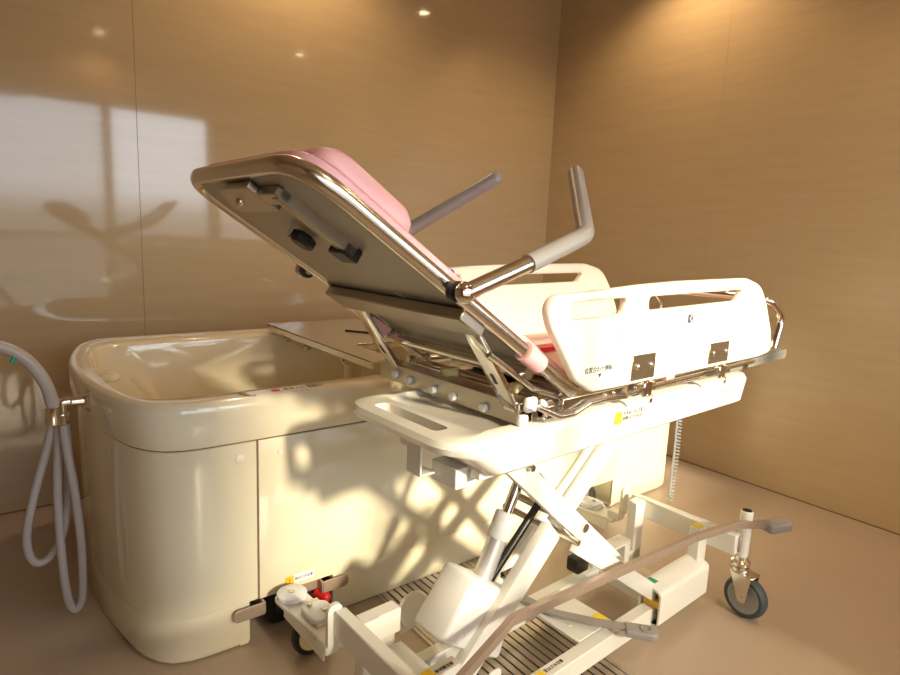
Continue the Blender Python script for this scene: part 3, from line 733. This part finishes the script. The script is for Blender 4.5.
# struts holding the backrest
for v, u0, u1, z0, z1 in ((.045, .090, -.058, .838, 1.045), (.480, .110, -.045, .822, 1.040)):
    b = NB(); flatbar(b, (u0, v, z0), (u1, v, z1), .012, .046, .002); o = fin(b, 'support_strut', 'chrome', ST)
    b = NB(); box(b, -.0068, -.006, -.005, .005, -.014, .014, 0, 1, Matrix.Translation((u0*.6+u1*.4, v-.0, z0*.6+z1*.4)) @ Matrix.Rotation(R(-35), 4, 'Y')); fin(b, 'strut_slot', 'black', o)
    b = NB(); cyl(b, (u0, v-.016, z0+.01), (u0, v+.016, z0+.01), .014); fin(b, 'strut_hinge', 'chrome', o)
# transverse rail with rollers
b = NB(); box(b, .078, .083, .018, .54, .816, .862, .001, 1); box(b, .083, .125, .018, .53, .816, .820, .001, 1); box(b, .083, .125, .018, .53, .858, .863, .001, 1)
box(b, .121, .125, .018, .53, .816, .862, .001, 1)
fin(b, 'cross_rail', 'steeldk', ST)
for v, z in ((.46, .838), (.40, .834), (.30, .832), (.225, .831), (.12, .831)):
    b = NB(); lathe(b, [(0, -.011), (.008, -.011), (.0105, -.008), (.0105, 0), (0, 0)], (.077, v, z), 'x', 18); fin(b, 'roller', 'whitepl', ST)
b = NB(); box(b, .072, .098, .004, .020, .8155, .840, .006, 2); fin(b, 'end_block', 'whitepl', ST)
b = NB(); box(b, .088, .122, .002, .018, .842, .876, .007, 2); fin(b, 'end_block', 'whitepl', ST)
b = NB(); tube(b, [(.10, .46+i*.0012, .868+.005*math.sin(i*1.3)) for i in range(60)], .0016, 5); fin(b, 'coil_spring', 'steeldk', ST)
b = NB(); cyl(b, (.126, -.005, .853), (.146, -.005, .853), .018); cyl(b, (.146, -.005, .853), (.155, -.005, .853), .010); box(b, .126, .150, -.018, .010, .828, .840, .003, 1); ball(b, (.160, -.006, .852), .007)
fin(b, 'lock_coupling', 'chrome', ST)
# seat frame
b = NB()
tube(b, fillet([(.20, .012, .862), (1.34, .012, .862), (1.34, WD-.012, .862), (.20, WD-.012, .862)], .05), .0125, 14)
tube(b, [(.16, .47, .862), (.16, .03, .862)], .012, 12)
tube(b, [(.42, .01, .858), (.42, .49, .858)], .011, 12); tube(b, [(.30, .01, .852), (.30, .49, .852)], .011, 12); tube(b, [(.95, .01, .858), (.95, .49, .858)], .011, 12)
fin(b, 'seat_frame', 'steel', ST)
b = NB(); box(b, .22, .40, .18, .40, .835, .842, .001, 1); box(b, .20, .34, .20, .34, .845, .95, .002, 1) if False else None
fin(b, 'under_plate', 'black', ST)
for u, v in ((.165, .10), (.125, .30), (.35, .34)):
    b = NB(); box(b, u-.022, u+.022, v-.012, v+.012, .858, .882, .004, 2); fin(b, 'spacer_block', 'yblock', ST)
b = NB(); pts = rr(.27, 1.375, .028, WD-.028, .05)
loft(b, [[(p.x, p.y, .876) for p in rr(.278, 1.367, .036, WD-.036, .045)], [(p.x, p.y, .880) for p in pts], [(p.x, p.y, .902) for p in pts], [(p.x, p.y, .909) for p in rr(.28, 1.365, .038, WD-.038, .045)]])
fin(b, 'seat_mattress', 'pinkd', ST)
b = NB()
tube(b, cat_rom([(.20, .20, .945), (.30, .22, .925), (.45, .25, .915), (.62, .26, .917), (.8, .25, .914)], 6), 0, flat=(-.006, .020), ref=(0, 0, 1)); fin(b, 'red_strap', 'redst', ST)
b = NB(); box(b, .24, .285, .16, .24, .918, .940, .008, 2); fin(b, 'strap_buckle', 'redst', ST)
# side rails carrying the boards
for v, sg in ((-.025, -1), (.525, 1)):
    b = NB(); box(b, .16, 1.03, v-.007, v+.007, .846, .872, .002, 1)
    tube(b, [(.48, v+sg*.018, .862), (1.05, v+sg*.018, .868)], .007, 10)
    box(b, 1.0, 1.04, v-.012, v+.012, .842, .868, .002, 1)
    for u in (.31, .345, .55, .72, .755): ball(b, (u, v-.007, .862), .004, seg=8)
    fin(b, 'side_rail', 'champ' if False else 'steel', ST)
    b = NB(); pts = fillet([(.92, .846, 0), (1.325, .852, 0), (1.325, .882, 0), (.92, .868, 0)], [.004, .014, .014, .004], 5, True)
    lo_ = [(p.x, v-.012, p.y) for p in pts]; hi = [(p.x, v+.012, p.y) for p in pts]; loft(b, [lo_, hi]); r_ = fin(b, 'foot_rail', 'padgrey', ST)
    b = NB()
    for k in range(11): cyl(b, (1.00+k*.029, v+sg*.0125, .862+k*.0006), (1.00+k*.029, v+sg*.011, .862+k*.0006), .0028, seg=8)
    fin(b, 'rail_hole', 'steel', r_)
    b = NB(); tube(b, [(.56, v, .872), (.60, v, .874)], .015, 16); fin(b, 'rail_sleeve', 'pink', ST)
b = NB(); tube(b, fillet([(.085, -.03, .866), (.145, -.038, .839), (.192, -.038, .838), (.245, -.038, .853), (.30, -.038, .855), (.39, -.035, .848)], .03, 6), .0065, 10)
fin(b, 'release_bar', 'steel', ST)
# boards
OUTB = [(.08, 1.097), (.235, 1.104), (.391, 1.113), (.56, 1.119), (.930, 1.123), (1.030, 1.102), (1.085, 1.040), (1.139, .96), (1.168, .887), (1.075, .879), (.514, .877), (.23, .879), (.170, .910), (.122, .975), (.079, 1.029), (.062, 1.068)]
rb = [.045, .05, .2, .2, .12, .12, .12, .1, .03, .03, .1, .05, .06, .15, .1, .05]
OUTB = [(a+.012, c) for a, c in OUTB]
S1 = [(.142, 1.079), (.350, 1.085), (.335, 1.047), (.147, 1.043)]
S2 = [(.434, 1.084), (.930, 1.090), (.897, 1.059), (.440, 1.051)]
def board(v, face, dz=0):
    o_ = fillet([(p[0], p[1], 0) for p in OUTB], rb, 6, True)
    hs = [fillet([(p[0], p[1], 0) for p in S_], [.016, .012, .018, .016], 5, True)[::-1] for S_ in (S1, S2)]
    b = NB(); plate(b, o_, hs, .026, .009, front(0, v, dz)); o = fin(b, 'side_board', 'board', ST)
    f = v-.013 if face < 0 else v+.013
    for u, z in ((.334, 1.000), (.611, 1.004), (.880, 1.006)):
        b = NB(); lathe(b, [(0, .0), (.006, 0), (.008, .002*-face*-1 if False else 0)], (u, f-.0006 if face < 0 else f+.0006, z), 'y', 14); fin(b, 'screw_plug', 'yblock', o, smooth=0)
    for u0, u1, z0, z1 in ((.382, .480, .888, .949), (.752, .864, .890, .948)):
        b = NB(); box(b, u0, u1, min(f, f+face*.003), max(f, f+face*.003), z0, z1, .001, 1); fin(b, 'hinge_plate', 'hingepl', o)
        for uu in (u0+.022, u1-.020):
            b = NB(); ball(b, (uu, f+face*.004, z1-.028), .0075, (1, .6, 1), 10); fin(b, 'hinge_bolt', 'chrome', o)
    for u in (.435, .81):
        b = NB()
        cyl(b, (u-.035, f+face*.006, .868), (u+.035, f+face*.006, .868), .012); box(b, u-.018, u+.018, f+face*.012-.006, f+face*.012+.006, .848, .886, .003, 1)
        cyl(b, (u-.045, f+face*.006, .868), (u-.038, f+face*.006, .868), .016)
        box(b, u+.003, u+.015, f+face*.018-.006, f+face*.018+.006, .832, .852, .002, 1)
        fin(b, 'hinge_clamp', 'chrome', o)
    return o
nb = board(-.035, -1); fb = board(.535, 1, .008)
b = NB(); pts = fillet([(.50, .888, 0), (.52, .918, 0), (.74, .926, 0), (.72, .888, 0)], .01, 4, True)
b2 = NB(); plate(b2, [p for p in fillet([(.50, .918, 0), (.72, .926, 0), (.72, .940, 0), (.50, .932, 0)], .004, 3, True)], [], .003, .0008, front(0, -.0485, 0)); fin(b2, 'moulded_ridge', 'board', nb)
b.free()
text('board_text', '位置合わせ側板', .0145, front(.205, -.0484, .926), 'ink', nb)
b = NB(); vs = [b.verts.new(p) for p in ((.253, -.0486, .921), (.267, -.0486, .921), (.260, -.0486, .911))]; b.faces.new(vs); fin(b, 'arrow_mark', 'ink', nb, smooth=0)
b = NB(); box(b, .620, .645, -.0488, -.0480, 1.012, 1.034); fin(b, 'board_symbol', 'ink', nb, smooth=0)
text('board_symbol_mark', 'く', .022, front(.624, -.0492, 1.015), 'stick', nb)
text('board_small_text', '注意', .012, front(.590, -.0484, 1.018), 'inkg', nb)
b = NB(); lathe(b, [(0, 0), (.013, 0), (.013, .0015)], (.305, .5210, 1.098), 'y', 20); fin(b, 'dot_sticker', 'blue', fb, smooth=0, label='round blue dot sticker')
# foot-end bar
b = NB()
tube(b, fillet([(1.36, .02, .872), (1.405, .02, .985), (1.30, .03, 1.042), (1.30, .47, 1.042), (1.405, .48, .985), (1.36, .48, .872)], [0, .05, .04, .04, .05, 0], 7), .0125, 14)
fin(b, 'foot_bar', 'chrome', ST)

for o in bpy.data.objects:
    if '_off' in o: del o['_off']

# unseen slabs and post added outside, above the windows, to block sun
b = NB(); box(b, -4.0, .62, -5.0, Y0-.1, 2.90, 3.05); box(b, -4.0, -3.8, -5.0, -4.8, -.1, 2.9); box(b, .62, 5.0, -2.85, Y0-.1, 2.90, 3.05)
struct(fin(b, 'sun_blocker_slab', 'plaster', smooth=0))
# ------------------------------------------------------------ daylight
def light_portal(x0, x1, z0, z1):
    l = bpy.data.lights.new('daylight_portal', 'AREA'); l.shape = 'RECTANGLE'; l.size = x1-x0; l.size_y = z1-z0
    try: l.cycles.is_portal = True
    except Exception: pass
    o = bpy.data.objects.new('daylight_portal', l); COL.objects.link(o); o.location = ((x0+x1)/2, Y0-.11, (z0+z1)/2); o.rotation_euler = (R(90), 0, 0)
    return o
light_portal(W1[0], W1[1], WZ0, WZ1); light_portal(W2[0], W2[1], W2B, W2T)
sun = bpy.data.lights.new('sun', 'SUN'); sun.energy = 8.5; sun.angle = R(4.5); sun.color = (1, .87, .63)
so_ = bpy.data.objects.new('sun', sun); COL.objects.link(so_)
sd = Vector((.0, 1.0, -.45)); so_.rotation_euler = sd.to_track_quat('-Z', 'Y').to_euler()
w = bpy.data.worlds.new('sky'); S.world = w; w.use_nodes = True; nt = w.node_tree; bg = nt.nodes['Background']
tc = nt.nodes.new('ShaderNodeTexCoord'); sp = nt.nodes.new('ShaderNodeSeparateXYZ'); rp = nt.nodes.new('ShaderNodeValToRGB')
nt.links.new(tc.outputs['Generated'], sp.inputs[0])
mr = nt.nodes.new('ShaderNodeMapRange'); mr.inputs['From Min'].default_value = -1; mr.inputs['From Max'].default_value = 1
nt.links.new(sp.outputs['Z'], mr.inputs['Value']); nt.links.new(mr.outputs[0], rp.inputs[0]); nt.links.new(rp.outputs[0], bg.inputs[0])
e = rp.color_ramp.elements; e[0].position = 0; e[0].color = (.20, .19, .17, 1); e[1].position = 1; e[1].color = (.35, .45, .62, 1)
for p, c in ((.505, (.22, .22, .21, 1)), (.525, (.66, .72, .78, 1)), (.60, (.68, .76, .85, 1))):
    q = e.new(p); q.color = c
bg.inputs[1].default_value = 8.5

# ------------------------------------------------------------ camera
cd = bpy.data.cameras.new('camera'); cam = bpy.data.objects.new('camera', cd); COL.objects.link(cam)
cd.sensor_fit = 'HORIZONTAL'; cd.sensor_width = 36; cd.lens = 602.2014*36/900; cd.clip_start = .01
a_ = [[0.7898, 0.066323, -0.609768], [-0.611874, 0.15445, -0.775729], [0.04273, 0.985772, 0.162566]]
mw = Matrix([[*a_[0], 0], [*a_[1], 0], [*a_[2], 0], [0, 0, 0, 1]]); mw.translation = Vector((0, 0, 1.2))
cam.matrix_world = mw
S.camera = cam
S.view_settings.view_transform = 'Standard'; S.view_settings.look = 'None'; S.view_settings.gamma = 1; S.view_settings.use_curve_mapping = False
S.view_settings.exposure = 0.1
